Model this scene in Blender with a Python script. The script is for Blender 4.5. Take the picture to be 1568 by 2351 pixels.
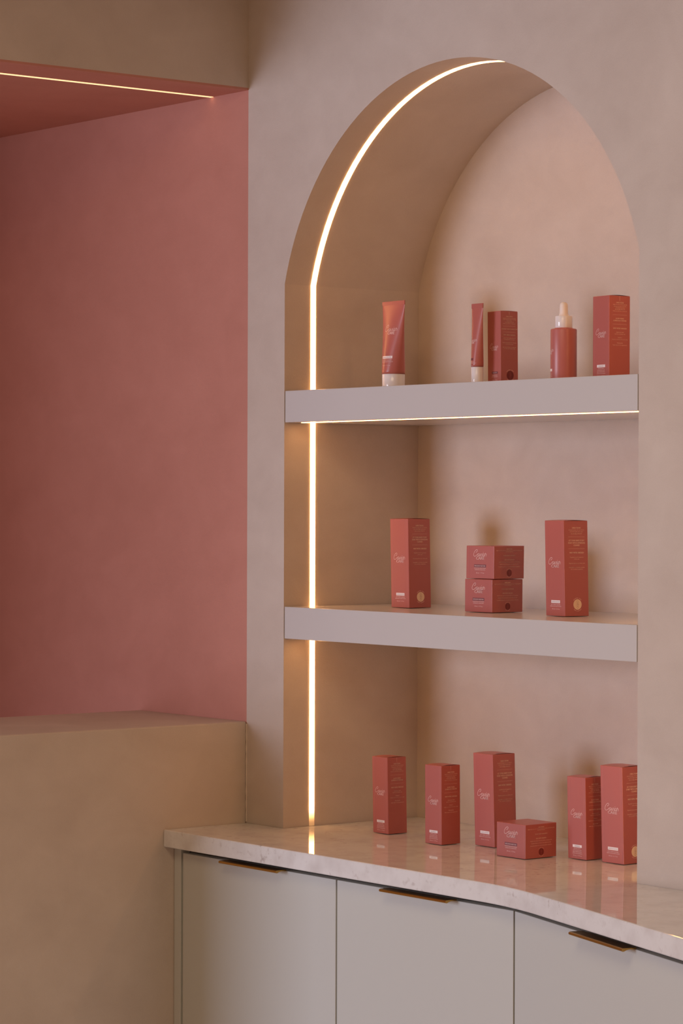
import bpy, bmesh, math, random
from mathutils import Vector, Matrix
import numpy as np
random.seed(4)
scene = bpy.context.scene
C = scene.collection
for o in list(bpy.data.objects):
    bpy.data.objects.remove(o)

# ---------------------------------------------------------------- camera
H0 = 0.90                                   # height of the countertop above the floor
cam_d = bpy.data.cameras.new('camera')
cam = bpy.data.objects.new('camera', cam_d)
C.objects.link(cam)
YAW, PITCH, ROLL, FPX = 0.90523, -0.00361, 0.00319, 6446.06
fwd = Vector((-math.sin(YAW)*math.cos(PITCH), math.cos(YAW)*math.cos(PITCH), math.sin(PITCH)))
rgt = fwd.cross(Vector((0, 0, 1))).normalized()
upv = rgt.cross(fwd)
r2 = rgt*math.cos(ROLL) + upv*math.sin(ROLL)
u2 = -rgt*math.sin(ROLL) + upv*math.cos(ROLL)
m = Matrix.Identity(4)
for i in range(3):
    m[i][0], m[i][1], m[i][2] = r2[i], u2[i], -fwd[i]
m.translation = Vector((4.1059, -3.0063, 0.58194 + H0))
cam.matrix_world = m
cam_d.sensor_fit = 'VERTICAL'
cam_d.sensor_height = 36.0
cam_d.lens = FPX*36.0/2351.0
cam_d.clip_start = 0.05
scene.camera = cam

# ---------------------------------------------------------------- light
AMB = (1.0, 0.43, 0.14)
AMB_S = 0.235
w = bpy.data.worlds.new('room_ambient')
scene.world = w
w.use_nodes = True
bg = w.node_tree.nodes['Background']
bg.inputs['Color'].default_value = (*AMB, 1)
bg.inputs['Strength'].default_value = AMB_S
WIN_P = 177.0
ld = bpy.data.lights.new('window_daylight', 'AREA')
ld.shape = 'RECTANGLE'
ld.size, ld.size_y = 2.0, 1.9
ld.energy = WIN_P
ld.color = (0.815, 0.835, 1.0)
lo = bpy.data.objects.new('window_daylight', ld)
C.objects.link(lo)
lo.location = (-1.52, -6.0, H0 + 0.50)
lo.rotation_euler = (math.radians(90), 0, 0)      # faces +y, towards the niche wall
lc = bpy.data.lights.new('warm_fill', 'AREA')
lc.shape = 'RECTANGLE'
lc.size, lc.size_y = 1.2, 1.2
lc.energy = 23.0
lc.color = (1.0, 0.74, 0.44)
lp = bpy.data.objects.new('warm_fill', lc)
C.objects.link(lp)
lp.location = (2.0, -2.0, 2.72)                   # added warm fill at ceiling height, facing down; no known lamp there
LED_S = 12.0
LED_C = (1.0, 0.455, 0.15)
vs = scene.view_settings
vs.view_transform = 'Standard'
vs.look = 'None'
vs.exposure = -0.05
vs.gamma = 1.0
vs.use_curve_mapping = False

# ---------------------------------------------------------------- materials
def mat(name, col, rough=0.5, metal=0.0, spec=0.5, emit=None, es=0.0, coat=0.0):
    mt = bpy.data.materials.new(name)
    mt.use_nodes = True
    b = mt.node_tree.nodes['Principled BSDF']
    b.inputs['Base Color'].default_value = (*col, 1)
    b.inputs['Roughness'].default_value = rough
    b.inputs['Metallic'].default_value = metal
    b.inputs['Specular IOR Level'].default_value = spec
    b.inputs['Coat Weight'].default_value = coat
    if emit:
        b.inputs['Emission Color'].default_value = (*emit, 1)
        b.inputs['Emission Strength'].default_value = es
    return mt

def nodes(mt):
    return mt.node_tree.nodes, mt.node_tree.links, mt.node_tree.nodes['Principled BSDF']

def plaster(name, a, b_, rough=0.75, bump=0.30):
    """hand-trowelled micro-cement: large soft clouds, trowel streaks, fine grain"""
    mt = mat(name, a, rough, spec=0.25)
    N, L, bs = nodes(mt)
    tc = N.new('ShaderNodeTexCoord')
    n1 = N.new('ShaderNodeTexNoise'); n1.inputs['Scale'].default_value = 2.6
    n1.inputs['Detail'].default_value = 7; n1.inputs['Distortion'].default_value = 0.9
    mp = N.new('ShaderNodeMapping'); mp.inputs['Rotation'].default_value = (0.3, 0.7, 0.2)
    mp.inputs['Scale'].default_value = (2.2, 2.2, 3.6)
    n2 = N.new('ShaderNodeTexNoise'); n2.inputs['Scale'].default_value = 3.0
    n2.inputs['Detail'].default_value = 9; n2.inputs['Distortion'].default_value = 0.6
    n3 = N.new('ShaderNodeTexNoise'); n3.inputs['Scale'].default_value = 620
    n3.inputs['Detail'].default_value = 3
    L.new(tc.outputs['Object'], n1.inputs['Vector'])
    L.new(tc.outputs['Object'], mp.inputs['Vector']); L.new(mp.outputs['Vector'], n2.inputs['Vector'])
    L.new(tc.outputs['Object'], n3.inputs['Vector'])
    n4 = N.new('ShaderNodeTexNoise'); n4.inputs['Scale'].default_value = 17
    n4.inputs['Detail'].default_value = 6; n4.inputs['Distortion'].default_value = 0.8
    L.new(tc.outputs['Object'], n4.inputs['Vector'])
    a0 = N.new('ShaderNodeMath'); a0.operation = 'MULTIPLY_ADD'; a0.inputs[1].default_value = 0.5
    L.new(n4.outputs['Fac'], a0.inputs[0]); L.new(n1.outputs['Fac'], a0.inputs[2])
    ad = N.new('ShaderNodeMath'); ad.operation = 'ADD'
    L.new(a0.outputs[0], ad.inputs[0]); L.new(n2.outputs['Fac'], ad.inputs[1])
    a2 = N.new('ShaderNodeMath'); a2.operation = 'MULTIPLY_ADD'; a2.inputs[1].default_value = 0.55
    L.new(n3.outputs['Fac'], a2.inputs[0]); L.new(ad.outputs[0], a2.inputs[2])
    rp = N.new('ShaderNodeMapRange'); rp.inputs['From Min'].default_value = 1.05
    rp.inputs['From Max'].default_value = 2.00
    L.new(a2.outputs[0], rp.inputs['Value'])
    mx = N.new('ShaderNodeMix'); mx.data_type = 'RGBA'
    mx.inputs['A'].default_value = (*a, 1); mx.inputs['B'].default_value = (*b_, 1)
    L.new(rp.outputs['Result'], mx.inputs['Factor'])
    L.new(mx.outputs['Result'], bs.inputs['Base Color'])
    bp = N.new('ShaderNodeBump'); bp.inputs['Strength'].default_value = bump
    bp.inputs['Distance'].default_value = 0.004
    s = N.new('ShaderNodeMath'); s.operation = 'MULTIPLY_ADD'; s.inputs[1].default_value = 0.25
    L.new(n3.outputs['Fac'], s.inputs[0]); L.new(n2.outputs['Fac'], s.inputs[2])
    L.new(s.outputs[0], bp.inputs['Height']); L.new(bp.outputs['Normal'], bs.inputs['Normal'])
    return mt

M = {}
M['plaster'] = plaster('greige_plaster', (0.575, 0.497, 0.442), (0.690, 0.615, 0.556))
M['pink'] = plaster('pink_plaster', (0.555, 0.250, 0.200), (0.64, 0.302, 0.248))
M['ceiling'] = plaster('ceiling_plaster', (0.36, 0.28, 0.21), (0.40, 0.31, 0.24))
M['floor'] = plaster('floor_microcement', (0.76, 0.66, 0.56), (0.81, 0.71, 0.61), 0.5)
M['shelf'] = mat('shelf_lacquer', (0.645, 0.64, 0.645), 0.22)
M['door'] = mat('door_lacquer', (0.57, 0.60, 0.59), 0.42, spec=0.4)
M['carcass'] = mat('carcass_grey', (0.085, 0.062, 0.045), 0.7)
M['brass'] = mat('brushed_brass', (0.56, 0.32, 0.085), 0.20, metal=1.0)
M['led'] = mat('led_diffuser_lit', (0.9, 0.85, 0.75), 0.5, emit=LED_C, es=LED_S)
M['led_off'] = mat('led_diffuser_end', (0.85, 0.74, 0.6), 0.45)
def led_end():
    # last centimetres of diffuser past the final diode: its glow dies away towards the worktop
    mt = mat('led_diffuser_tail', (0.85, 0.74, 0.6), 0.45, emit=LED_C, es=1.0)
    N, L, bs = nodes(mt)
    g = N.new('ShaderNodeNewGeometry'); sx = N.new('ShaderNodeSeparateXYZ')
    mr = N.new('ShaderNodeMapRange'); mr.inputs['From Min'].default_value = H0 + 0.003
    mr.inputs['From Max'].default_value = H0 + 0.030
    pw = N.new('ShaderNodeMath'); pw.operation = 'POWER'; pw.inputs[1].default_value = 2.6
    ml = N.new('ShaderNodeMath'); ml.operation = 'MULTIPLY_ADD'; ml.inputs[1].default_value = LED_S; ml.inputs[2].default_value = 0.28
    L.new(g.outputs['Position'], sx.inputs[0]); L.new(sx.outputs['Z'], mr.inputs['Value'])
    L.new(mr.outputs['Result'], pw.inputs[0]); L.new(pw.outputs[0], ml.inputs[0]); L.new(ml.outputs[0], bs.inputs['Emission Strength'])
    return mt
M['led_tail'] = led_end()
M['led_pink'] = mat('led_alcove_lit', (0.9, 0.8, 0.6), 0.5, emit=(1.0, 0.60, 0.30), es=1.45)
M['caulk'] = mat('caulk_bead', (0.74, 0.64, 0.56), 0.4)
M['cap'] = mat('cap_plastic', (0.88, 0.87, 0.90), 0.09)
M['bulb'] = mat('dropper_rubber', (0.90, 0.83, 0.79), 0.42)
M['print'] = mat('print_blush', (0.93, 0.68, 0.66), 0.4)
M['print_side'] = mat('print_warm_lit', (1.0, 0.70, 0.58), 0.4)  # same ink as the front, warm light put into its colour
M['tag_white'] = mat('tag_white', (0.93, 0.85, 0.86), 0.45)
M['tag_dark'] = mat('tag_plum', (0.19, 0.045, 0.060), 0.45)
M['grey_ink'] = mat('grey_ink', (0.42, 0.33, 0.36), 0.5)
M['emb_cream'] = mat('emblem_cream', (0.90, 0.66, 0.46), 0.4)
M['emb_line'] = mat('emblem_line_sand', (0.66, 0.44, 0.29), 0.4)
M['emb_dark'] = mat('emblem_maroon', (0.20, 0.022, 0.018), 0.4)
M['emb_dark_line'] = mat('emblem_line_maroon', (0.36, 0.07, 0.06), 0.4)
M['seam'] = mat('film_seam', (0.60, 0.23, 0.225), 0.25)

def carton_mat():
    mt = mat('coral_carton', (0.470, 0.120, 0.100), 0.44, spec=0.6, coat=0.22)
    mt.node_tree.nodes['Principled BSDF'].inputs['Coat Roughness'].default_value = 0.13
    N, L, bs = nodes(mt)
    tc = N.new('ShaderNodeTexCoord')
    n = N.new('ShaderNodeTexNoise'); n.inputs['Scale'].default_value = 38; n.inputs['Detail'].default_value = 2
    L.new(tc.outputs['Object'], n.inputs['Vector'])
    bp = N.new('ShaderNodeBump'); bp.inputs['Strength'].default_value = 0.06; bp.inputs['Distance'].default_value = 0.004
    L.new(n.outputs['Fac'], bp.inputs['Height']); L.new(bp.outputs['Normal'], bs.inputs['Normal'])
    return mt
M['carton'] = carton_mat()

def film_mat():
    """carton under shrink film: diagonal creases as relief"""
    mt = mat('coral_carton_film', (0.455, 0.118, 0.102), 0.44, spec=0.6, coat=0.22)
    N, L, bs = nodes(mt)
    bs.inputs['Coat Roughness'].default_value = 0.13
    tc = N.new('ShaderNodeTexCoord')
    n = N.new('ShaderNodeTexNoise'); n.inputs['Scale'].default_value = 60; n.inputs['Detail'].default_value = 4
    n.inputs['Distortion'].default_value = 1.5
    L.new(tc.outputs['Object'], n.inputs['Vector'])
    wv = N.new('ShaderNodeTexWave'); wv.inputs['Scale'].default_value = 26; wv.inputs['Distortion'].default_value = 5
    mp = N.new('ShaderNodeMapping'); mp.inputs['Rotation'].default_value = (0.75, 0, 0)
    L.new(tc.outputs['Object'], mp.inputs['Vector']); L.new(mp.outputs['Vector'], wv.inputs['Vector'])
    ad = N.new('ShaderNodeMath'); ad.operation = 'MULTIPLY_ADD'; ad.inputs[1].default_value = 0.35
    L.new(wv.outputs['Fac'], ad.inputs[0]); L.new(n.outputs['Fac'], ad.inputs[2])
    bp = N.new('ShaderNodeBump'); bp.inputs['Strength'].default_value = 0.18; bp.inputs['Distance'].default_value = 0.003
    L.new(ad.outputs[0], bp.inputs['Height']); L.new(bp.outputs['Normal'], bs.inputs['Coat Normal'])
    return mt
M['film'] = film_mat()
M['tube'] = mat('tube_plastic', (0.50, 0.150, 0.128), 0.30)
M['frost'] = mat('frosted_glass_coral', (0.52, 0.165, 0.155), 0.34)

def stone_mat():
    mt = mat('polished_quartz', (0.74, 0.68, 0.65), 0.035, spec=0.5)
    N, L, bs = nodes(mt)
    bs.inputs['IOR'].default_value = 1.6
    tc = N.new('ShaderNodeTexCoord')
    mp = N.new('ShaderNodeMapping'); mp.inputs['Scale'].default_value = (5, 16, 16)
    mp.inputs['Rotation'].default_value = (0, 0, 0.5)
    L.new(tc.outputs['Object'], mp.inputs['Vector'])
    v = N.new('ShaderNodeTexNoise'); v.inputs['Scale'].default_value = 1.3; v.inputs['Detail'].default_value = 9
    v.inputs['Roughness'].default_value = 0.62; v.inputs['Distortion'].default_value = 1.6
    L.new(mp.outputs['Vector'], v.inputs['Vector'])
    # thin veins where the noise crosses 0.5
    s = N.new('ShaderNodeMath'); s.operation = 'SUBTRACT'; s.inputs[1].default_value = 0.5
    ab = N.new('ShaderNodeMath'); ab.operation = 'ABSOLUTE'
    vr = N.new('ShaderNodeMapRange'); vr.inputs['From Min'].default_value = 0.0; vr.inputs['From Max'].default_value = 0.013
    vr.inputs['To Min'].default_value = 0.12; vr.inputs['To Max'].default_value = 0.0
    L.new(v.outputs['Fac'], s.inputs[0]); L.new(s.outputs[0], ab.inputs[0]); L.new(ab.outputs[0], vr.inputs['Value'])
    # break the veins up
    bk = N.new('ShaderNodeTexNoise'); bk.inputs['Scale'].default_value = 14; bk.inputs['Detail'].default_value = 2
    L.new(tc.outputs['Object'], bk.inputs['Vector'])
    br = N.new('ShaderNodeMapRange'); br.inputs['From Min'].default_value = 0.50; br.inputs['From Max'].default_value = 0.64
    L.new(bk.outputs['Fac'], br.inputs['Value'])
    vm = N.new('ShaderNodeMath'); vm.operation = 'MULTIPLY'
    L.new(vr.outputs['Result'], vm.inputs[0]); L.new(br.outputs['Result'], vm.inputs[1])
    # specks and soft clouds
    sp = N.new('ShaderNodeTexNoise'); sp.inputs['Scale'].default_value = 95; sp.inputs['Detail'].default_value = 3
    L.new(tc.outputs['Object'], sp.inputs['Vector'])
    sr = N.new('ShaderNodeMapRange'); sr.inputs['From Min'].default_value = 0.55; sr.inputs['From Max'].default_value = 0.72
    sr.inputs['To Max'].default_value = 0.6
    L.new(sp.outputs['Fac'], sr.inputs['Value'])
    cl = N.new('ShaderNodeTexNoise'); cl.inputs['Scale'].default_value = 22; cl.inputs['Detail'].default_value = 5
    L.new(tc.outputs['Object'], cl.inputs['Vector'])
    cr = N.new('ShaderNodeMapRange'); cr.inputs['From Min'].default_value = 0.45; cr.inputs['From Max'].default_value = 0.8
    cr.inputs['To Max'].default_value = 0.32
    L.new(cl.outputs['Fac'], cr.inputs['Value'])
    m1 = N.new('ShaderNodeMath'); m1.operation = 'MAXIMUM'
    m2 = N.new('ShaderNodeMath'); m2.operation = 'MAXIMUM'
    sk = N.new('ShaderNodeMath'); sk.operation = 'MULTIPLY_ADD'; sk.inputs[1].default_value = 0.75; sk.inputs[2].default_value = 0.25
    sm = N.new('ShaderNodeMath'); sm.operation = 'MULTIPLY'
    L.new(br.outputs['Result'], sk.inputs[0]); L.new(sk.outputs[0], sm.inputs[0]); L.new(sr.outputs['Result'], sm.inputs[1])
    L.new(vm.outputs[0], m1.inputs[0]); L.new(sm.outputs[0], m1.inputs[1])
    L.new(m1.outputs[0], m2.inputs[0]); L.new(cr.outputs['Result'], m2.inputs[1])
    mx = N.new('ShaderNodeMix'); mx.data_type = 'RGBA'
    mx.inputs['A'].default_value = (0.79, 0.81, 0.835, 1); mx.inputs['B'].default_value = (0.33, 0.27, 0.26, 1)
    L.new(m2.outputs[0], mx.inputs['Factor']); L.new(mx.outputs['Result'], bs.inputs['Base Color'])
    return mt
M['stone'] = stone_mat()

# ---------------------------------------------------------------- helpers
def link(name, me, parent=None):
    o = bpy.data.objects.new(name, me)
    C.objects.link(o)
    if parent is not None:
        o.parent = parent
    return o

def mesh(name, vs_, fs, material=None, smooth=False):
    me = bpy.data.meshes.new(name)
    me.from_pydata([tuple(map(float, v)) for v in vs_], [], [tuple(int(i) for i in f) for f in fs])
    if material:
        me.materials.append(material)
    if smooth:
        me.polygons.foreach_set('use_smooth', [True]*len(me.polygons))
    me.update()
    return me

def from_bm(name, bm, material, smooth=False):
    bmesh.ops.recalc_face_normals(bm, faces=bm.faces)
    me = bpy.data.meshes.new(name)
    bm.to_mesh(me); bm.free()
    me.materials.append(material)
    if smooth:
        me.polygons.foreach_set('use_smooth', [True]*len(me.polygons))
    return me

def box_bm(x0, x1, y0, y1, z0, z1, bevel=0.0, seg=2):
    bm = bmesh.new()
    bmesh.ops.create_cube(bm, size=1.0)
    for v in bm.verts:
        v.co = Vector((x0 + (v.co.x+.5)*(x1-x0), y0 + (v.co.y+.5)*(y1-y0), z0 + (v.co.z+.5)*(z1-z0)))
    if bevel:
        bmesh.ops.bevel(bm, geom=list(bm.edges), offset=bevel, segments=seg, affect='EDGES', profile=0.5)
    return bm

def struct(name, me, kind='structure'):
    o = link(name, me)
    o['kind'] = kind
    return o

def tag(o, label, cat, group=None):
    o['label'] = label; o['category'] = cat
    if group:
        o['group'] = group
    return o

def thing(name, label, cat, loc, rotz=0.0, group=None):
    o = bpy.data.objects.new(name, None)
    C.objects.link(o)
    o.location = loc; o.rotation_euler = (0, 0, rotz)
    o.empty_display_size = 0.05
    return tag(o, label, cat, group)

# ---------------------------------------------------------------- room shell
XL, XR, D = 0.11094, 1.01094, 0.30947
XC = (XL + XR)/2
AZ, R = H0 + 0.84867, 0.46588
SPR = AZ + math.sqrt(R*R - 0.45*0.45)
CT, CB = H0, H0 - 0.0305                    # countertop top and underside
S1T, S1B, S2T, S2B = H0+0.77906, H0+0.7229, H0+0.39504, H0+0.33828
LEDGE, BEAM = H0+0.18364, H0+1.32681
CEIL, XEND, T = 2.75, 3.4, 0.34286

def arch(n=56, r=R):
    a0 = math.atan2(SPR-AZ, 0.45)
    return [(XC + r*math.cos(a), AZ + r*math.sin(a)) for a in np.linspace(a0, math.pi-a0, n)]

def build_wall():
    V, F, S = [], [], []
    def quad(a, b, c, d, sm=False):
        i = len(V); V.extend([a, b, c, d]); F.append((i, i+1, i+2, i+3)); S.append(sm)
    zb = CB - 0.001
    quad((0, 0, 0), (XL, 0, 0), (XL, 0, CEIL), (0, 0, CEIL))
    quad((XR, 0, 0), (XEND, 0, 0), (XEND, 0, CEIL), (XR, 0, CEIL))
    quad((XL, 0, 0), (XR, 0, 0), (XR, 0, zb), (XL, 0, zb))
    P = arch()                              # right to left
    for (xa, za), (xb, zb2) in zip(P[:-1], P[1:]):
        quad((xb, 0, zb2), (xa, 0, za), (xa, 0, CEIL), (xb, 0, CEIL))
    prof = [(XR, zb)] + [(XR, S1T)] + P + [(XL, S1T)] + [(XL, zb)]
    # reveal, smooth over the arch only
    base = len(V)
    for (x, z) in P:
        V.append((x, 0, z)); V.append((x, D, z))
    for k in range(len(P)-1):
        i = base + 2*k
        F.append((i, i+1, i+3, i+2)); S.append(True)
    quad((XR, 0, zb), (XR, D, zb), (XR, D, SPR), (XR, 0, SPR))
    quad((XL, D, zb), (XL, 0, zb), (XL, 0, SPR), (XL, D, SPR))
    # back of the niche
    quad((XL, D, zb), (XR, D, zb), (XR, D, SPR), (XL, D, SPR))
    for (xa, za), (xb, zb2) in zip(P[:-1], P[1:]):
        quad((xb, D, SPR), (xa, D, SPR), (xa, D, za), (xb, D, zb2))
    quad((XL, 0, zb), (XR, 0, zb), (XR, D, zb), (XL, D, zb))
    me = mesh('wall_back', V, F, M['plaster'])
    me.polygons.foreach_set('use_smooth', S)
    return struct('wall_back', me)
build_wall()

YL = -0.98                                  # where the low wall and the beam end
XA = -0.875                                 # end of the pink alcove, at the light-blocking wall
struct('wall_left', from_bm('wall_left', box_bm(-T, 0, YL, 0, 0, LEDGE, 0.003), M['plaster']))
struct('wall_left_upper', from_bm('wall_left_upper', box_bm(XA, 0, YL, 0, BEAM+0.004, CEIL), M['plaster']))
struct('ceiling_alcove', from_bm('ceiling_alcove', box_bm(XA, 0, YL, 0, BEAM, BEAM+0.004), M['pink']))
struct('wall_alcove_back', mesh('wall_alcove_back', [(XA, 0, 0), (0, 0, 0), (0, 0, BEAM+0.004), (XA, 0, BEAM+0.004)], [(0, 1, 2, 3)], M['pink']))
struct('wall_alcove_blocker', from_bm('wall_alcove_blocker', box_bm(XA-0.10, XA, -2.5, 0, 0, CEIL), M['pink']))  # unseen wall, its length set to cut window light on the pink wall
struct('floor', mesh('floor', [(-4, -7, 0), (5.5, -7, 0), (5.5, 0, 0), (-4, 0, 0)], [(0, 1, 2, 3)], M['floor']))
struct('ceiling', mesh('ceiling', [(-1.0, -4.2, CEIL), (5.5, -4.2, CEIL), (5.5, 0, CEIL), (-1.0, 0, CEIL)], [(0, 1, 2, 3)], M['ceiling']))
# silicone bead in the corner between low wall and niche wall
bm = bmesh.new()
n = 26
rows = []
for i in range(n+1):
    z = CT + 0.002 + (LEDGE - 0.004 - CT - 0.002)*i/n
    rr = 0.0017 + 0.0004*math.sin(i*1.7) + 0.0003*math.sin(i*4.1)
    rows.append([bm.verts.new((rr*(1-math.cos(a))*0 + rr*math.cos(a), -rr*math.sin(a), z)) for a in np.linspace(0, math.pi/2, 5)])
for a, b in zip(rows[:-1], rows[1:]):
    for k in range(4):
        bm.faces.new((a[k], a[k+1], b[k+1], b[k]))
struct('trim_1', from_bm('trim_1', bm, M['caulk'], True))

# ---------------------------------------------------------------- countertop (one slab, kinked front edge)
G = 0.0012
ang = math.radians(-16.2)
dx, dy = math.cos(ang), math.sin(ang)
YF = -0.1814
def front_edge():
    k = Vector((0.925, YF))                 # virtual kink
    a, b = k - Vector((0.075, 0)), k + Vector((dx, dy))*0.09
    pts = [(G, YF)]
    for t in np.linspace(0, 1, 11):
        q = a*(1-t)**2 + k*2*t*(1-t) + b*t*t
        pts.append((q.x, q.y))
    e = k + Vector((dx, dy))*1.35
    pts.append((e.x, e.y))
    return pts, e
fe, eend = front_edge()
nx_, ny_ = -dy, dx
outline = fe + [(eend.x, -G), (XR-G, -G), (XR-G, D-G), (XL+G, D-G), (XL+G, -G), (G, -G)]
bm = bmesh.new()
vs0 = [bm.verts.new((x, y, CB)) for x, y in outline]
f = bm.faces.new(vs0)
ex = bmesh.ops.extrude_face_region(bm, geom=[f])
top = [v for v in ex['geom'] if isinstance(v, bmesh.types.BMVert)]
for v in top:
    v.co.z = CT
bmesh.ops.recalc_face_normals(bm, faces=bm.faces)
nfe = len(fe)
sel = []
for e in bm.edges:
    p, q = e.verts[0].co, e.verts[1].co
    if abs(p.z-q.z) < 1e-6 and p.y < -0.1 and q.y < -0.1 and max(p.x, q.x) < eend.x + 1e-4:
        sel.append(e)
bmesh.ops.bevel(bm, geom=sel, offset=0.0022, segments=2, affect='EDGES', profile=0.5)
me = from_bm('countertop', bm, M['stone'])
ct = link('countertop', me)
tag(ct, 'polished pale quartz countertop running from the low wall into the arched niche', 'countertop')

# ---------------------------------------------------------------- base cabinets
def handle_bm(length):
    """edge pull: thin plate with a rounded front lip and a curved root, extruded along x; y<0 is out of the door"""
    P = [(0.002, 0.0), (-0.0185, 0.0), (-0.0205, -0.0008), (-0.0210, -0.0024), (-0.0205, -0.0040), (-0.0190, -0.0048),
         (-0.0165, -0.0044), (-0.0140, -0.0032), (-0.0100, -0.0022), (-0.0050, -0.0018), (0.002, -0.0018)]
    bm = bmesh.new()
    A = [bm.verts.new((-length/2, y, z)) for y, z in P]
    B = [bm.verts.new((length/2, y, z)) for y, z in P]
    bm.faces.new(A); bm.faces.new(B[::-1])
    for i in range(len(P)):
        j = (i+1) % len(P)
        bm.faces.new((A[i], A[j], B[j], B[i]))
    return bm

DT = H0 - 0.0402                            # top of the doors
YC = -0.1592                                # door face
def cabinet(label, origin, rot, x0, x1, filler=None, extra=0.0):
    t = thing('base_cabinet', label, 'cabinet', origin, rot, 'base cabinets under the countertop')
    # local: x along the face, y=0 door face, -y into the room
    if not filler:
        link('body', from_bm('body', box_bm(x0+0.001, x1-0.001, 0.0215, 0.150+extra, 0.10, CB-0.0012), M['carcass']), t)
        link('plinth', from_bm('plinth', box_bm(x0+0.002, x1-0.002, 0.05, 0.065, 0.001, 0.0995), M['door']), t)
    else:
        link('body', from_bm('body', box_bm(0.0015, x1-0.001, 0.0215, 0.150, 0.10, CB-0.0012), M['carcass']), t)
        link('plinth', from_bm('plinth', box_bm(0.0015, x1-0.002, 0.05, 0.065, 0.001, 0.0995), M['door']), t)
        link('filler_panel', from_bm('filler_panel', box_bm(0.0015, filler, 0.0, 0.0195, 0.10, CB-0.0012, 0.0008), M['door']), t)
    d = link('door', from_bm('door', box_bm(x0+0.0018, x1-0.0018, 0.0, 0.0195, 0.102, DT, 0.0010), M['door']), t)
    h = link('handle', from_bm('handle', handle_bm(0.165), M['brass'], False), d)
    h.location = ((x0+x1)/2, 0, DT+0.0022)
    h['label'] = 'brass edge pull'
    return t
cabinet('grey lacquered cabinet with filler strip against the low wall', (0, YC, 0), 0, 0.0262, 0.4688, filler=0.0216)
cabinet('grey lacquered cabinet between the wall-side cabinet and the angled one', (0, YC, 0), 0, 0.4688, 0.9083)
kink = Vector((0.9083, YC, 0))
cabinet('grey lacquered cabinet angled out where the countertop bends', kink, ang, 0.0, 0.617)
cabinet('grey lacquered angled cabinet standing past the bend, beyond its angled neighbour', kink, ang, 0.617, 1.17)

# ---------------------------------------------------------------- shelves
def shelf(z0, z1, label):
    t = thing('niche_shelf', label, 'shelf', (XC, 0, z0), 0, 'lacquered shelves in the niche')
    hw = 0.45 - 0.0022
    link('board', from_bm('board', box_bm(-hw, hw, 0.0, D-0.0008, 0, z1-z0, 0.0009), M['shelf']), t)
    bm = box_bm(-hw+0.018, hw-0.002, 0.0225, 0.0315, -0.0008, 0.0, 0.0003, 1)
    s = link('light_bar', from_bm('light_bar', bm, M['led']), t)
    s['label'] = 'lit diffuser bar under the front edge'
    cap = link('light_bar_end', from_bm('light_bar_end', box_bm(-hw+0.0155, -hw+0.018, 0.0222, 0.0318, -0.0010, 0.0), M['led_off']), t)
    return t
shelf(S1B, S1T, 'upper white shelf in the arched niche, holding tubes and dropper bottle')
shelf(S2B, S2T, 'lower white shelf in the arched niche, holding two stacked square boxes')

# ---------------------------------------------------------------- light strips
def niche_strip():
    y0, y1, h = 0.0583, 0.0692, 0.0010
    zc = CT + 0.030
    t = thing('led_strip', 'glowing warm white light strip following the jambs and arch of the niche', 'light', (0, 0, 0))
    P = [(XR, zc), (XR, SPR)] + arch(72)[1:-1] + [(XL, SPR), (XL, zc)]
    inn = []
    for x, z in P:
        if z <= SPR+1e-6:
            inn.append((x-h if x > XC else x+h, z))
        else:
            v = Vector((XC-x, AZ-z)).normalized()*h
            inn.append((x+v.x, z+v.y))
    V, F = [], []
    for (x, z), (xi, zi) in zip(P, inn):
        V += [(x, y0, z), (xi, y0, zi), (xi, y1, zi), (x, y1, z)]
    for k in range(len(P)-1):
        a, b = 4*k, 4*k+4
        for i in range(3):
            F.append((a+i, a+i+1, b+i+1, b+i))
    F += [(0, 1, 2, 3), tuple(4*(len(P)-1)+i for i in (3, 2, 1, 0))]
    me = mesh('diffuser', V, F, M['led'])
    link('diffuser', me, t)
    for sx, x0, x1 in ((-1, XL, XL+h), (1, XR-h, XR)):
        link('diffuser_end', from_bm('diffuser_end', box_bm(x0, x1, y0, y1, CT+0.0005, zc), M['led_tail']), t)
    return t
niche_strip()
als = link('led_strip', from_bm('led_strip', box_bm(-0.1170, -0.1080, YL+0.02, -0.001, BEAM-0.0008, BEAM), M['led_pink']))
tag(als, 'thin amber light strip set in the pink soffit of the alcove', 'light')

# ---------------------------------------------------------------- print: lettering as flat geometry
_tc = {}
def text_geo(s):
    """triangulated outline of a line of text, as arrays, normalised to cap height 1, x from 0"""
    if s in _tc:
        return _tc[s]
    cu = bpy.data.curves.new('t', 'FONT')
    cu.body = s
    cu.resolution_u = 2
    ob = bpy.data.objects.new('t', cu)
    C.objects.link(ob)
    dg = bpy.context.evaluated_depsgraph_get()
    me = bpy.data.meshes.new_from_object(ob.evaluated_get(dg))
    V = np.zeros(len(me.vertices)*3); me.vertices.foreach_get('co', V)
    V = V.reshape(-1, 3)[:, :2].copy()
    F = [tuple(p.vertices) for p in me.polygons]
    bpy.data.objects.remove(ob); bpy.data.curves.remove(cu); bpy.data.meshes.remove(me)
    if len(V):
        V[:, 0] -= V[:, 0].min()
        V /= 0.73
    _tc[s] = (V, F)
    return _tc[s]

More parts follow.
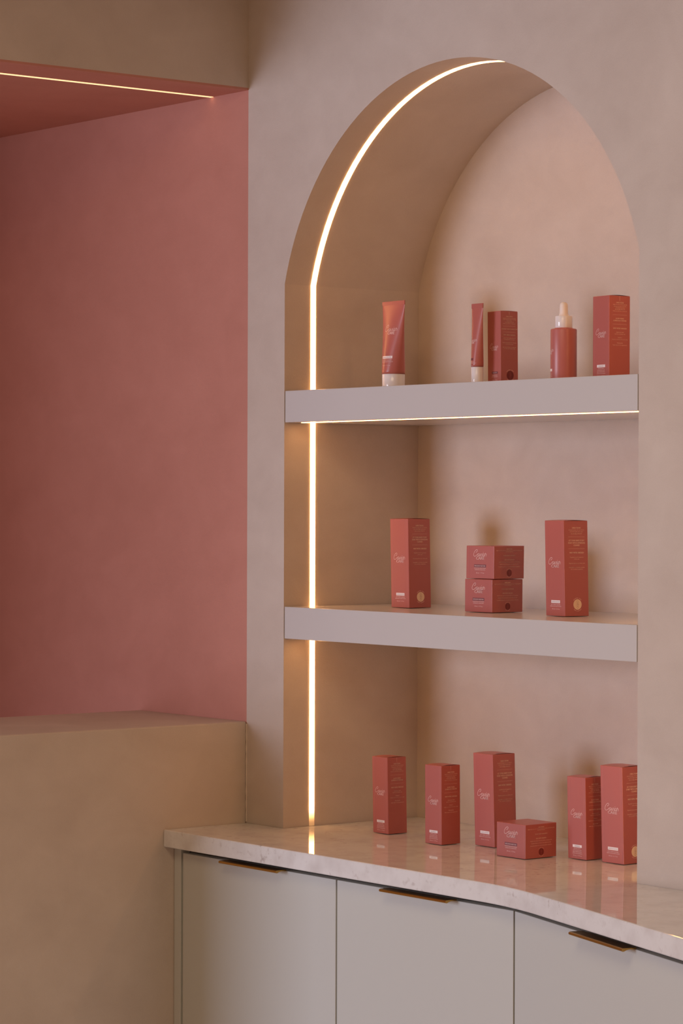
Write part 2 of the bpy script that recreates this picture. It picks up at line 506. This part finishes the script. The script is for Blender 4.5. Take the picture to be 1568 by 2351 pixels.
class Print:
    """collects flat shapes in face coordinates (u right, v up)"""
    def __init__(self):
        self.V, self.F = [], []
    def add(self, V, F):
        b = len(self.V)
        self.V.extend([(float(a), float(c)) for a, c in V])
        self.F.extend([tuple(i+b for i in f) for f in F])
    def text(self, s, u, v, cap, width=None, bold=0):
        V, F = text_geo(s)
        V = V.copy()
        wd = V[:, 0].max()
        sx = cap if width is None else width/wd
        V[:, 0] = (V[:, 0]-wd/2)*sx + u
        V[:, 1] = (V[:, 1]-0.5)*cap + v
        self.add(V, F)
        for k in range(bold):                # heavier weight
            W = V.copy(); W[:, 0] += cap*0.055*(k+1); self.add(W, F)
    def rect(self, u0, u1, v0, v1):
        self.add([(u0, v0), (u1, v0), (u1, v1), (u0, v1)], [(0, 1, 2, 3)])
    def disc(self, u, v, r, n=28, ry=None):
        ry = ry or r
        self.add([(u, v)] + [(u+r*math.cos(a), v+ry*math.sin(a)) for a in np.linspace(0, 2*math.pi, n, False)],
                 [(0, 1+i, 1+(i+1) % n) for i in range(n)])
    def ring(self, u, v, r, t, a0=0.0, a1=2*math.pi, n=20):
        pts = [(u+r*math.cos(a), v+r*math.sin(a)) for a in np.linspace(a0, a1, n)]
        self.stroke(pts, t)
    def stroke(self, pts, t):
        P = np.array(pts, float)
        d = np.gradient(P, axis=0)
        d /= (np.linalg.norm(d, axis=1)[:, None] + 1e-12)
        nrm = np.stack([-d[:, 1], d[:, 0]], -1)*t/2
        V = np.concatenate([P+nrm, P-nrm])
        n = len(P)
        self.add(V, [(i, i+1, n+i+1, n+i) for i in range(n-1)])

def spline(P, k=6):
    P = [np.array(p, float) for p in P]
    P = [2*P[0]-P[1]] + P + [2*P[-1]-P[-2]]
    out = []
    for i in range(1, len(P)-2):
        for t in np.linspace(0, 1, k, False):
            a, b, c, d = P[i-1:i+3]
            out.append(0.5*((2*b) + (c-a)*t + (2*a-5*b+4*c-d)*t*t + (3*b-a-3*c+d)*t**3))
    out.append(P[-2])
    return out

A_ = [(0.30, .40), (.14, .40), (.02, .22), (.05, .04), (.18, .06), (.31, .26), (.36, .42), (.30, .16), (.35, .03), (.46, .12)]
SCRIPT = [
    [(.50, .60), (.68, .66), (.84, .84), (.80, .99), (.62, 1.0), (.36, .82), (.13, .50), (.06, .20), (.18, .02), (.42, .02), (.70, .18), (.92, .38)],
    [(x+.90, y) for x, y in A_],
    [(1.36, .12), (1.47, .42), (1.47, .12), (1.54, .03), (1.66, .16), (1.76, .42), (1.84, .38)],
    [(1.92, .41), (1.85, .15), (1.90, .03), (2.02, .14)],
    [(x+1.98, y) for x, y in A_],
    [(2.42, .10), (2.53, .52), (2.57, .37), (2.68, .36), (2.72, .24), (2.66, .03)],
]
def logo(p, u, v, width, ch, care_u, care_w, care_v, care_h, t=0.055):
    """script word with C height ch over block capitals"""
    s = width/2.70
    for st in SCRIPT:
        pts = [(u - width/2 + a[0]*s, v + a[1]*ch) for a in spline(st)]
        p.stroke(pts, t*ch)
    p.disc(u - width/2 + 2.06*s, v + .60*ch, .045*ch, 8)
    p.text('CARE', care_u, care_v, care_h, care_w, bold=1)

def emblem(pd, pl, pr, u, v, r):
    pd.disc(u, v, r, 36)
    t = r*0.07
    pl.ring(u, v+r*.52, r*.20, t)
    pl.ring(u, v-r*.18, r*.17, t)
    pl.ring(u, v-r*.56, r*.20, t)
    pl.stroke([(u-r*.28, v+r*.06), (u-r*.10, v+r*.22), (u+r*.02, v)], t)
    pl.stroke([(u+r*.30, v+r*.20), (u+r*.10, v+r*.26), (u+r*.02, v)], t)
    pl.stroke([(u+r*.36, v-r*.05), (u+r*.18, v+r*.06), (u+r*.02, v)], t)
    # ring of lettering above and below: worn down to dashes at this size
    for a0, a1, n in ((0.25*math.pi, 0.76*math.pi, 12), (1.27*math.pi, 1.74*math.pi, 11)):
        for k in range(n):
            a = a0 + (a1-a0)*k/(n-1)
            if k in (4,):
                continue
            c, s_ = math.cos(a), math.sin(a)
            for tw in (-1, 1):
                q0 = (u + r*1.17*c - s_*tw*r*.035, v + r*1.17*s_ + c*tw*r*.035)
                q1 = (u + r*1.30*c - s_*tw*r*.035, v + r*1.30*s_ + c*tw*r*.035)
                pr.stroke([q0, q1], r*0.035)

def carton_bm(w_, h_, lid=0.0):
    b = 0.0010
    bm = box_bm(-w_, 0, 0, w_, 0.0006, h_, b, 4)
    # tuck flap lid: gently domed panel on the top
    if lid:
        n = 7
        g = [[bm.verts.new((-w_+0.0012+(w_-.0024)*i/(n-1), 0.0012+(w_-.0024)*j/(n-1),
                            h_ + lid*(math.sin(math.pi*min(1, j/(n-1)*1.0))*0.9)*(0.5+0.5*math.sin(math.pi*(i+1)/(n+1)))))
              for j in range(n)] for i in range(n)]
        for i in range(n-1):
            for j in range(n-1):
                bm.faces.new((g[i][j], g[i+1][j], g[i+1][j+1], g[i][j+1]))
    # four glue-tab feet on the underside
    return bm

def layout(kind):
    """prints for the front face (u from -w..0 is local x, v height) and the side face (u = local y 0..w)"""
    P = {k: Print() for k in ('logo', 'product_text', 'seam_line', 'seam_line_b', 'product_tag', 'tag_text', 'side_print', 'emblem', 'emblem_mark', 'emblem_ring')}
    W, Hh = DIM[kind][:2]
    lg, f, sd, tg, tt = P['logo'], P['product_text'], P['side_print'], P['product_tag'], P['tag_text']
    c, q = -W/2, W/2
    for sm, u in ((P['seam_line'], -W+0.0050), (P['seam_line_b'], -0.0050)):
        sm.rect(u-0.00022, u+0.00022, 0.0015, Hh-0.0015)
    top = Hh
    if kind == 'T':
        logo(lg, c-0.0008, 0.0853, 0.0310, 0.0112, c+0.0012, 0.0205, 0.0825, 0.0049)
        tg.rect(c-0.0105, c+0.0125, 0.0218, 0.0266)
        tt.text('GENTLE GLOW', c+0.001, 0.0242, 0.0021, 0.0200)
        f.text('SOFT CREAM CLEANSER', c+0.001, 0.0194, 0.0016, 0.0245)
        f.text('CREME DOUCE NETTOYANTE', c+0.001, 0.0167, 0.0016, 0.0290)
        f.text('150 mL / 5.1 fl oz', c+0.001, 0.0122, 0.0017, 0.0200)
        k = 0.000704
        def y(px): return top - (px-1194.5)*k
        sd.text('DIRECTIONS', q+.001, y(1211.1), 0.0026, 0.0175, bold=2)
        sd.text('Gently massage onto wet skin &', q+.001, y(1215.9), 0.0016, 0.0320, bold=1)
        sd.text('rinse thoroughly with water', q+.001, y(1220.0), 0.0016, 0.0275, bold=1)
        sd.text('Use 2x daily, AM & PM', q+.001, y(1224.6), 0.0017, 0.0225, bold=2)
        sd.rect(q-.016, q+.018, y(1232)-.00015, y(1232)+.00015)
        sd.text("LET YOUR SKIN'S STORY", q+.001, y(1240.4), 0.0027, 0.0325, bold=2)
        sd.text('START WITH A SPARKLING', q+.001, y(1246.0), 0.0027, 0.0355, bold=2)
        sd.text('CLEANSE', q+.001, y(1251.4), 0.0027, 0.0125, bold=2)
        sd.rect(q-.016, q+.018, y(1259.6)-.00015, y(1259.6)+.00015)
        sd.text("WHY WE'RE OBSESSED", q+.001, y(1268.8), 0.0027, 0.0300, bold=2)
        sd.text('Peptides', q-.0085, y(1279.2), 0.0017, 0.0088, bold=2)
        sd.text('boost the appearance', q+.0060, y(1279.2), 0.0016, 0.0185, bold=1)
        sd.text('of firm skin', q+.001, y(1283.6), 0.0016, 0.0110, bold=1)
        sd.text('Glycerin', q-.0110, y(1293.5), 0.0017, 0.0086, bold=2)
        sd.text('hydrates and softens skin', q+.0060, y(1293.5), 0.0016, 0.0235, bold=1)
        sd.text('Camomile', q-.0105, y(1303.0), 0.0017, 0.0098, bold=2)
        sd.text('is a botanical soother', q+.0068, y(1303.0), 0.0016, 0.0220, bold=1)
        sd.text('for a soothed complexion', q+.001, y(1307.3), 0.0016, 0.0250, bold=1)
        emblem(P['emblem'], P['emblem_mark'], P['emblem_ring'], q+.0012, 0.0198, 0.0086)
    elif kind in 'MS':
        k = 1.0 if kind == 'M' else 0.0366/0.0425
        vb = 0.0 if kind == 'M' else -0.0
        logo(lg, c-0.0004, (0.0722 if kind == 'M' else 0.0625)+vb, 0.0262*k, 0.0095*k, c+0.0008, 0.0172*k, 0.0697*1.0 if kind == 'M' else 0.0604, 0.0044*k)
        if kind == 'M':
            tg.rect(c-0.0098, c+0.0112, 0.0197, 0.0240)
            tt.text('RADIANCE', c+0.0008, 0.0218, 0.0019, 0.0125)
            for s, v, wd in (('REPAIRING SERUM /', .0179, .0165), ('HYALURONIC ACID', .0152, .0190), ('SERUM REPARATEUR /', .0126, .0212), ('ACIDE HYALURONIQUE', .0099, .0222)):
                f.text(s, c+0.0008, v, 0.0015, wd)
            f.text('50 mL / 1.7 fl oz', c+0.0008, .0064, 0.0017, .0195)
            kk = 0.000752
            def y(px): return top - (px-678.5)*kk
            sd.text('DIRECTIONS', q+.0002, y(693.6), 0.0022, 0.0150, bold=2)
            for s, px, wd in (('Apply onto cleansed skin and gently', 697.6, .0285), ('massage into face and neck', 701.3, .0250), ('until fully absorbed', 704.5, .0180)):
                sd.text(s, q+.0004, y(px), 0.0014, wd, bold=1)
            sd.text('Use 2x daily, AM & PM', q+.0004, y(707.7), 0.0015, .0200, bold=2)
            sd.text('Follow up with your moisturizer', q+.0004, y(711.4), 0.0014, .0285, bold=1)
            sd.rect(q-.0145, q+.0145, y(719.7)-.00013, y(719.7)+.00013)
            sd.text('GLOW TODAY,', q+.0002, y(727.4), 0.0022, .0170, bold=2)
            sd.text('LUMINOUS FOREVER', q+.0002, y(731.9), 0.0022, .0265, bold=2)
            sd.rect(q-.0145, q+.0145, y(739.6)-.00013, y(739.6)+.00013)
            sd.text("WHY WE'RE OBSESSED", q+.0002, y(748.4), 0.0022, .0275, bold=2)
            for a, pa, wa, b, pb, wb in (('Hyaluronic Acid', 756.6, .0148, 'hydrates and plumps skin', 760.4, .0215),
                                         ('Vitamin C', 767.8, .0085, 'brightens and evens the look of skin', 772.0, .0315),
                                         ('Niacinamide', 779.3, .0115, 'helps improve the appearance', 783.8, .0290)):
                sd.text(a, q+.0004, y(pa), 0.0015, wa, bold=2)
                sd.text(b, q+.0004, y(pb), 0.0014, wb, bold=1)
            sd.rect(q-.0002, q+.0002, Hh-0.0085, Hh-0.0008)
        else:
            tg.rect(c-0.0068, c+0.0096, 0.0193, 0.0232)
            tt.text('GLASS SKIN', c+0.0014, 0.0213, 0.0017, 0.0115)
            f.text('REFRESHING', c+.0014, .0170, 0.0015, .0140)
            f.text('EYE TREATMENT', c+.0014, .0144, 0.0015, .0165)
            f.text('15 mL / .5 fl oz', c+.0014, .0090, 0.0016, .0145)
            kk = 0.000765
            def y(z): return top - ((710+z/13.83)-713.8)*kk
            sd.text('DIRECTIONS', q, y(220), 0.0018, .0135, bold=2)
            for s, px, wd in (('Apply around the eye area with', 272, .0265), ('a light tapping motion morning', 310, .0275), ('and evening', 350, .0105), ('Follow up with your moisturizer', 437, .0265)):
                sd.text(s, q, y(px), 0.0014, wd, bold=1)
            sd.text('Use 2x daily, AM & PM', q, y(392), 0.0015, .0185, bold=2)
            sd.rect(q-.013, q+.013, y(515)-.00013, y(515)+.00013)
            sd.text('RADIANT SKIN IS ALWAYS IN', q, y(602), 0.0019, .0325, bold=2)
            sd.rect(q-.013, q+.013, y(695)-.00013, y(695)+.00013)
            sd.text("WHY WE'RE OBSESSED", q, y(782), 0.0019, .0255, bold=2)
            for a, px, wd in (('Caffeine helps brighten the look', 877, .0265), ('of tired skin for a fresh glow', 922, .0225), ('Peptides smooth the look of fine lines', 1015, .0290), ('around the eyes', 1062, .0160), ('Niacinamide helps even the tone', 1155, .0280), ('and refine the texture of skin', 1198, .0235)):
                sd.text(a, q, y(px), 0.0014, wd, bold=1)
            sd.rect(q-.0002, q+.0002, Hh-0.0070, Hh-0.0008)
            emblem(P['emblem'], P['emblem_mark'], P['emblem_ring'], q+.0012, y(2010), 0.0075)
    else:                                   # J
        logo(lg, c-0.0008, Hh-0.0178, 0.0325, 0.0112, c+.0002, .0208, Hh-0.0207, .0054)
        tg.rect(c-0.0148, c+0.0148, Hh-0.0364, Hh-0.0316)
        tt.text('REPLENISH+RESTORE', c, Hh-0.0340, 0.0022, 0.0265)
        f.text('HYDRATING MOISTURIZER', c, Hh-0.0378, 0.0018, .0290)
        f.text('HYDRATANT HYDRATANTE', c, Hh-0.0406, 0.0017, .0265)
        f.text('50 mL / 1.7 fl oz', c+.0005, Hh-0.0458, 0.0019, .0200)
        sd.text('DIRECTIONS', q, Hh-.0052, .0018, .0130, bold=2)
        sd.text('Apply onto face and neck morning and evening, massaging gently', q, Hh-.0076, .0014, .0600, bold=1)
        sd.text('until fully absorbed', q, Hh-.0097, .0014, .0170, bold=1)
        sd.text('YOUR NEW FAVORITE', q, Hh-.0163, .0018, .0280, bold=2)
        sd.text("WHY WE'RE OBSESSED", q, Hh-.0233, .0018, .0230, bold=2)
        sd.text('Peptides help support the look of firm and bouncy skin', q, Hh-.0272, .0014, .0480, bold=1)
        sd.text('Squalane locks in moisture and softens the skin', q, Hh-.0310, .0014, .0440, bold=1)
        sd.text('Ceramides hydrate for a smooth and plump complexion', q, Hh-.0350, .0014, .0490, bold=1)
        emblem(P['emblem'], P['emblem_mark'], P['emblem_ring'], q+.0005, Hh-.0457, 0.0058)
    return P

DIM = {'T': (0.0500, 0.1570, 0.0016), 'M': (0.0425, 0.1345, 0.0016), 'J': (0.0695, 0.0563, 0.0), 'S': (0.0366, 0.1250, 0.0008)}
LAY = {k: layout(k) for k in DIM}
rx, ry = rgt.x/math.hypot(rgt.x, rgt.y), rgt.y/math.hypot(rgt.x, rgt.y)

def carton(kind, x, y, z, phi, lean, label, group, nm):
    """local origin at the near right-hand bottom corner: front face in -y, side face in +x"""
    W, Hh, lid = DIM[kind]
    phi = math.radians(phi)
    t = thing(nm, label, 'box', (x, y, z), phi, group)
    # slight skew of the glued sleeve, as thin cartons have
    lx = lean*(rx*math.cos(-phi) - ry*math.sin(-phi))/Hh
    ly = lean*(rx*math.sin(-phi) + ry*math.cos(-phi))/Hh
    def sk(v):
        return (v[0]+lx*v[2], v[1]+ly*v[2], v[2])
    bm = carton_bm(W, Hh, lid)
    for v in bm.verts:
        v.co = Vector(sk(v.co))
    link('sleeve', from_bm('sleeve', bm, M['film' if kind == 'J' else 'carton']), t)
    e = 0.00016
    fr = lambda u, v, o=e: sk((u, -o, v))
    sd = lambda u, v, o=e: sk((o, u, v))
    L = LAY[kind]
    dark = kind in 'JS'
    def pr(key, fn, off, m_, parent):
        q = L[key]
        if not q.V:
            return None
        return link(key.replace('_b', ''), mesh(key, [fn(a, b, off) for a, b in q.V], q.F, M[m_]), parent)
    pr('seam_line', fr, e*.6, 'seam', t)
    pr('seam_line_b', fr, e*.6, 'seam', t)
    pr('logo', fr, e, 'print', t)
    pr('product_text', fr, e, 'print', t)
    pt = pr('product_tag', fr, e, 'tag_dark' if dark else 'tag_white', t)
    pr('tag_text', fr, e*2, 'print' if dark else 'grey_ink', pt)
    pr('side_print', sd, e, 'print_side', t)
    pe = pr('emblem', sd, e, 'emb_dark' if dark else 'emb_cream', t)
    if pe:
        pr('emblem_mark', sd, e*2, 'emb_dark_line' if dark else 'emb_line', pe)
        pr('emblem_ring', sd, e, 'print_side', pe)
    return t

gT, gM, gJ = 'tall coral cleanser cartons', 'slim coral serum cartons', 'square coral moisturizer boxes'
e0 = 0.0003
carton('T', .3039, .1305, S2T+e0, 0.0, -.0029, 'tall coral carton on the lower shelf, on the light-strip side of the stacked boxes', gT, 'tall_carton')
carton('T', .7279, .1103, S2T+e0, -4.0, -.0030, 'tall coral carton on the lower shelf, past the stacked boxes from the light strip', gT, 'tall_carton')
carton('T', .5521, .1136, CT+e0, 0.5, -.0038, 'tall coral carton on the countertop behind the low square box', gT, 'tall_carton')
carton('T', .8442, .1330, CT+e0, 1.5, -.0035, 'tall coral carton on the countertop, partly cut off by the niche edge', gT, 'tall_carton')
carton('J', .5434, .1137, S2T+e0, 0.8, .0002, 'square coral box at the bottom of the stack on the lower shelf', gJ, 'square_box')
carton('J', .5451, .1158, S2T+e0+.0566, 1.6, .0006, 'square coral box on top of the stack on the lower shelf', gJ, 'square_box')
carton('J', .6993, .0508, CT+e0, 1.2, .0002, 'low square coral box on the countertop in front of a tall carton', gJ, 'square_box')
carton('M', .2986, .0892, CT+e0, 0.2, -.0024, 'slim coral carton on the countertop, closest to the glowing light strip', gM, 'slim_carton')
carton('M', .4721, .0643, CT+e0, 1.1, -.0009, 'slim coral carton on the countertop, between another slim carton and a tall one', gM, 'slim_carton')
carton('M', .7671, .1228, CT+e0, 1.5, -.0022, 'slim coral carton on the countertop tucked beside a tall carton, half in its shadow', gM, 'slim_carton')
carton('M', .8385, .1017, S1T+e0, -5.2, 0.0, 'slim coral carton with white tag on the upper shelf beside the dropper bottle', gM, 'slim_carton')
carton('S', .5564, .1204, S1T+e0, -4.0, -.0012, 'small coral carton with dark oval emblem on the upper shelf beside the thin tube', None, 'small_carton')

# ---------------------------------------------------------------- tubes
def squeeze_tube(x, y, z, rot, r, wtop, cap_h, cap_r, body_top, total, lay, label, nm):
    t = thing(nm, label, 'tube', (x, y, z), rot, None)
    zc = cap_h
    def ab(zz):
        s = min(1, max(0, (zz-zc)/(body_top-zc)))
        k = s**1.25
        b = r*(1-k) + 0.0012*k
        a = r + (wtop/2-r)*(s**0.85)
        return a, b
    n, rows = 40, 26
    V, F = [], []
    zs = [zc + (body_top-zc)*i/(rows-1) for i in range(rows)]
    for zz in zs:
        a, b = ab(zz)
        for k in range(n):
            th = 2*math.pi*k/n
            V.append((a*math.sin(th), -b*math.cos(th), zz))
    for i in range(rows-1):
        for k in range(n):
            j = (k+1) % n
            F.append((i*n+k, i*n+j, (i+1)*n+j, (i+1)*n+k))
    # rounded shoulder closing the body over the cap
    V.append((0, 0, zc)); c0 = len(V)-1
    for k in range(n):
        F.append((c0, (k+1) % n, k))
    link('tube_body', mesh('tube_body', V, F, M['tube'], True), t)
    cr = link('crimp', from_bm('crimp', box_bm(-wtop/2, wtop/2, -0.0011, 0.0011, body_top-0.0006, total, 0.0004, 1), M['tube']), t)
    # cap: slightly conical, rounded bottom edge
    prof = [(0, 0.0002), (cap_r-0.0008, 0.0002), (cap_r-0.0001, 0.0009), (cap_r, 0.002), (cap_r+0.0003, zc-0.0012), (cap_r-0.0002, zc-0.0004), (0, zc-0.0004)]
    link('cap', lathe(prof, 48, M['cap']), t)
    # print wraps round the body
    def wrap(u, v, o):
        a, b = ab(v)
        nseg = 24
        th, s = 0.0, 0.0
        st = math.pi/2/nseg*(1 if u > 0 else -1)
        while s < abs(u) and abs(th) < math.pi:
            ds = math.hypot(a*math.cos(th+st/2)*st, b*math.sin(th+st/2)*st)
            if s+ds > abs(u):
                th += st*(abs(u)-s)/ds; s = abs(u)
            else:
                th += st; s += ds
        nx, ny = b*math.sin(th), -a*math.cos(th)
        l = math.hypot(nx, ny) or 1
        return (a*math.sin(th)+nx/l*o, -b*math.cos(th)+ny/l*o, v)
    parts = {}
    for key, q, m_, off, par in lay:
        ob = link(key, mesh(key, [wrap(a_, b_, off) for a_, b_ in q.V], q.F, M[m_]), parts.get(par, t))
        parts[key] = ob
    return t

def lathe(prof, n, material, smooth=True):
    V, F = [], []
    for k in range(n):
        a = 2*math.pi*k/n
        for rr, zz in prof:
            V.append((rr*math.cos(a), rr*math.sin(a), zz))
    m_ = len(prof)
    for k in range(n):
        j = (k+1) % n
        for i in range(m_-1):
            F.append((k*m_+i, j*m_+i, j*m_+i+1, k*m_+i+1))
    bm = bmesh.new()
    me0 = mesh('t', V, F)
    bm.from_mesh(me0); bpy.data.meshes.remove(me0)
    bmesh.ops.remove_doubles(bm, verts=bm.verts, dist=1e-6)
    bmesh.ops.dissolve_degenerate(bm, edges=bm.edges, dist=1e-7)
    me = from_bm('lathe', bm, material, smooth)
    me.set_sharp_from_angle(angle=math.radians(38))
    return me

def grid_rect(p, u0, u1, v0, v1, n=10):
    for k in range(n):
        a, b = u0+(u1-u0)*k/n, u0+(u1-u0)*(k+1)/n
        p.rect(a, b, v0, v1)

f1, tg1, tt1, l1 = Print(), Print(), Print(), Print()
logo(l1, 0.0035, 0.1035, 0.0330, 0.0112, 0.0060, 0.0180, 0.1006, 0.0052)
grid_rect(tg1, -0.0105, 0.0158, 0.0552, 0.0598)
tt1.text('GENTLE GLOW', 0.0027, 0.0575, 0.0021, 0.0215)
f1.text('SOFT CREAM CLEANSER', 0.0025, 0.0526, 0.0018, 0.0250)
f1.text('CREME DOUCE NETTOYANTE', 0.0025, 0.0495, 0.0018, 0.0300)
f1.text('50 mL / 1.7 fl oz', 0.0025, 0.0432, 0.0018, 0.0205)
squeeze_tube(.2622, .127, S1T+e0, math.radians(-3), 0.0207, 0.0665, 0.0285, 0.0200, 0.1505, 0.1572,
             [('logo', l1, 'print', .0002, None), ('product_text', f1, 'print', .0002, None), ('product_tag', tg1, 'tag_white', .0002, None), ('tag_text', tt1, 'grey_ink', .0004, 'product_tag')],
             'wide coral squeeze tube with white cap standing on the upper shelf', 'squeeze_tube')
f2, tg2, l2 = Print(), Print(), Print()
logo(l2, -0.0035, 0.0735, 0.0190, 0.0078, -0.0045, 0.0115, 0.0718, 0.0034)
grid_rect(tg2, -0.0125, 0.0010, 0.0420, 0.0456)
f2.text('REFRESHING EYE', -0.0045, 0.0392, 0.0014, 0.0150)
f2.text('TREATMENT CONTOUR DES YEUX', -0.0045, 0.0371, 0.0014, 0.0240)
f2.text('15 mL / .5 fl oz', -0.0045, 0.0325, 0.0014, 0.0125)
squeeze_tube(.5190, .100, S1T+e0, math.radians(-2), 0.0106, 0.0300, 0.0312, 0.0101, 0.1305, 0.1380,
             [('logo', l2, 'print', .0002, None), ('product_text', f2, 'print', .0002, None), ('product_tag', tg2, 'tag_dark', .0002, None)],
             'thin coral squeeze tube with white cap beside a small carton', 'squeeze_tube')

# ---------------------------------------------------------------- dropper bottle
t = thing('dropper_bottle', 'frosted coral glass dropper bottle with white collar and rubber bulb', 'bottle', (.7225, .110, S1T+e0), math.radians(-35))
rb = 0.0215
link('bottle_body', lathe([(0, 0.0), (rb-.002, 0.0), (rb-.0005, .0006), (rb, .0022), (rb, .0838), (rb-.0004, .0852), (rb-.0014, .0860), (rb-.0060, .0866), (.0152, .0870), (.0146, .0876), (0, .0876)], 56, M['frost']), t)
link('collar', lathe([(0, .0876), (.0139, .0876), (.0141, .0880), (.0141, .1062), (.0137, .1068), (.0100, .1070), (0, .1070)], 56, M['cap']), t)
link('bulb', lathe([(0, .1070), (.0092, .1070), (.0082, .1082), (.0074, .1102), (.0069, .1130), (.0067, .1200), (.0066, .1245), (.0061, .1268), (.0049, .1285), (.0030, .1295), (0, .1298)], 40, M['bulb']), t)
f3, tg3, l3 = Print(), Print(), Print()
logo(l3, 0.0, 0.0480, 0.0240, 0.0088, 0.0, 0.0150, 0.0462, 0.0038)
grid_rect(tg3, -0.0085, 0.0085, 0.0165, 0.0206)
for s, v, wd in (('REPAIRING SERUM /', .0144, .0150), ('HYALURONIC ACID', .0122, .0165), ('SERUM REPARATEUR /', .0100, .0175), ('ACIDE HYALURONIQUE', .0078, .0185)):
    f3.text(s, 0, v, .0013, wd)
f3.text('50 mL / 1.7 fl oz', 0, .0048, .0015, .0160)
def cyl(u, v, o):
    a = u/rb
    return ((rb+o)*math.sin(a), -(rb+o)*math.cos(a), v)
link('logo', mesh('logo', [cyl(a, b, .0002) for a, b in l3.V], l3.F, M['print']), t)
link('product_text', mesh('product_text', [cyl(a, b, .0002) for a, b in f3.V], f3.F, M['print']), t)
link('product_tag', mesh('product_tag', [cyl(a, b, .0002) for a, b in tg3.V], tg3.F, M['tag_white']), t)
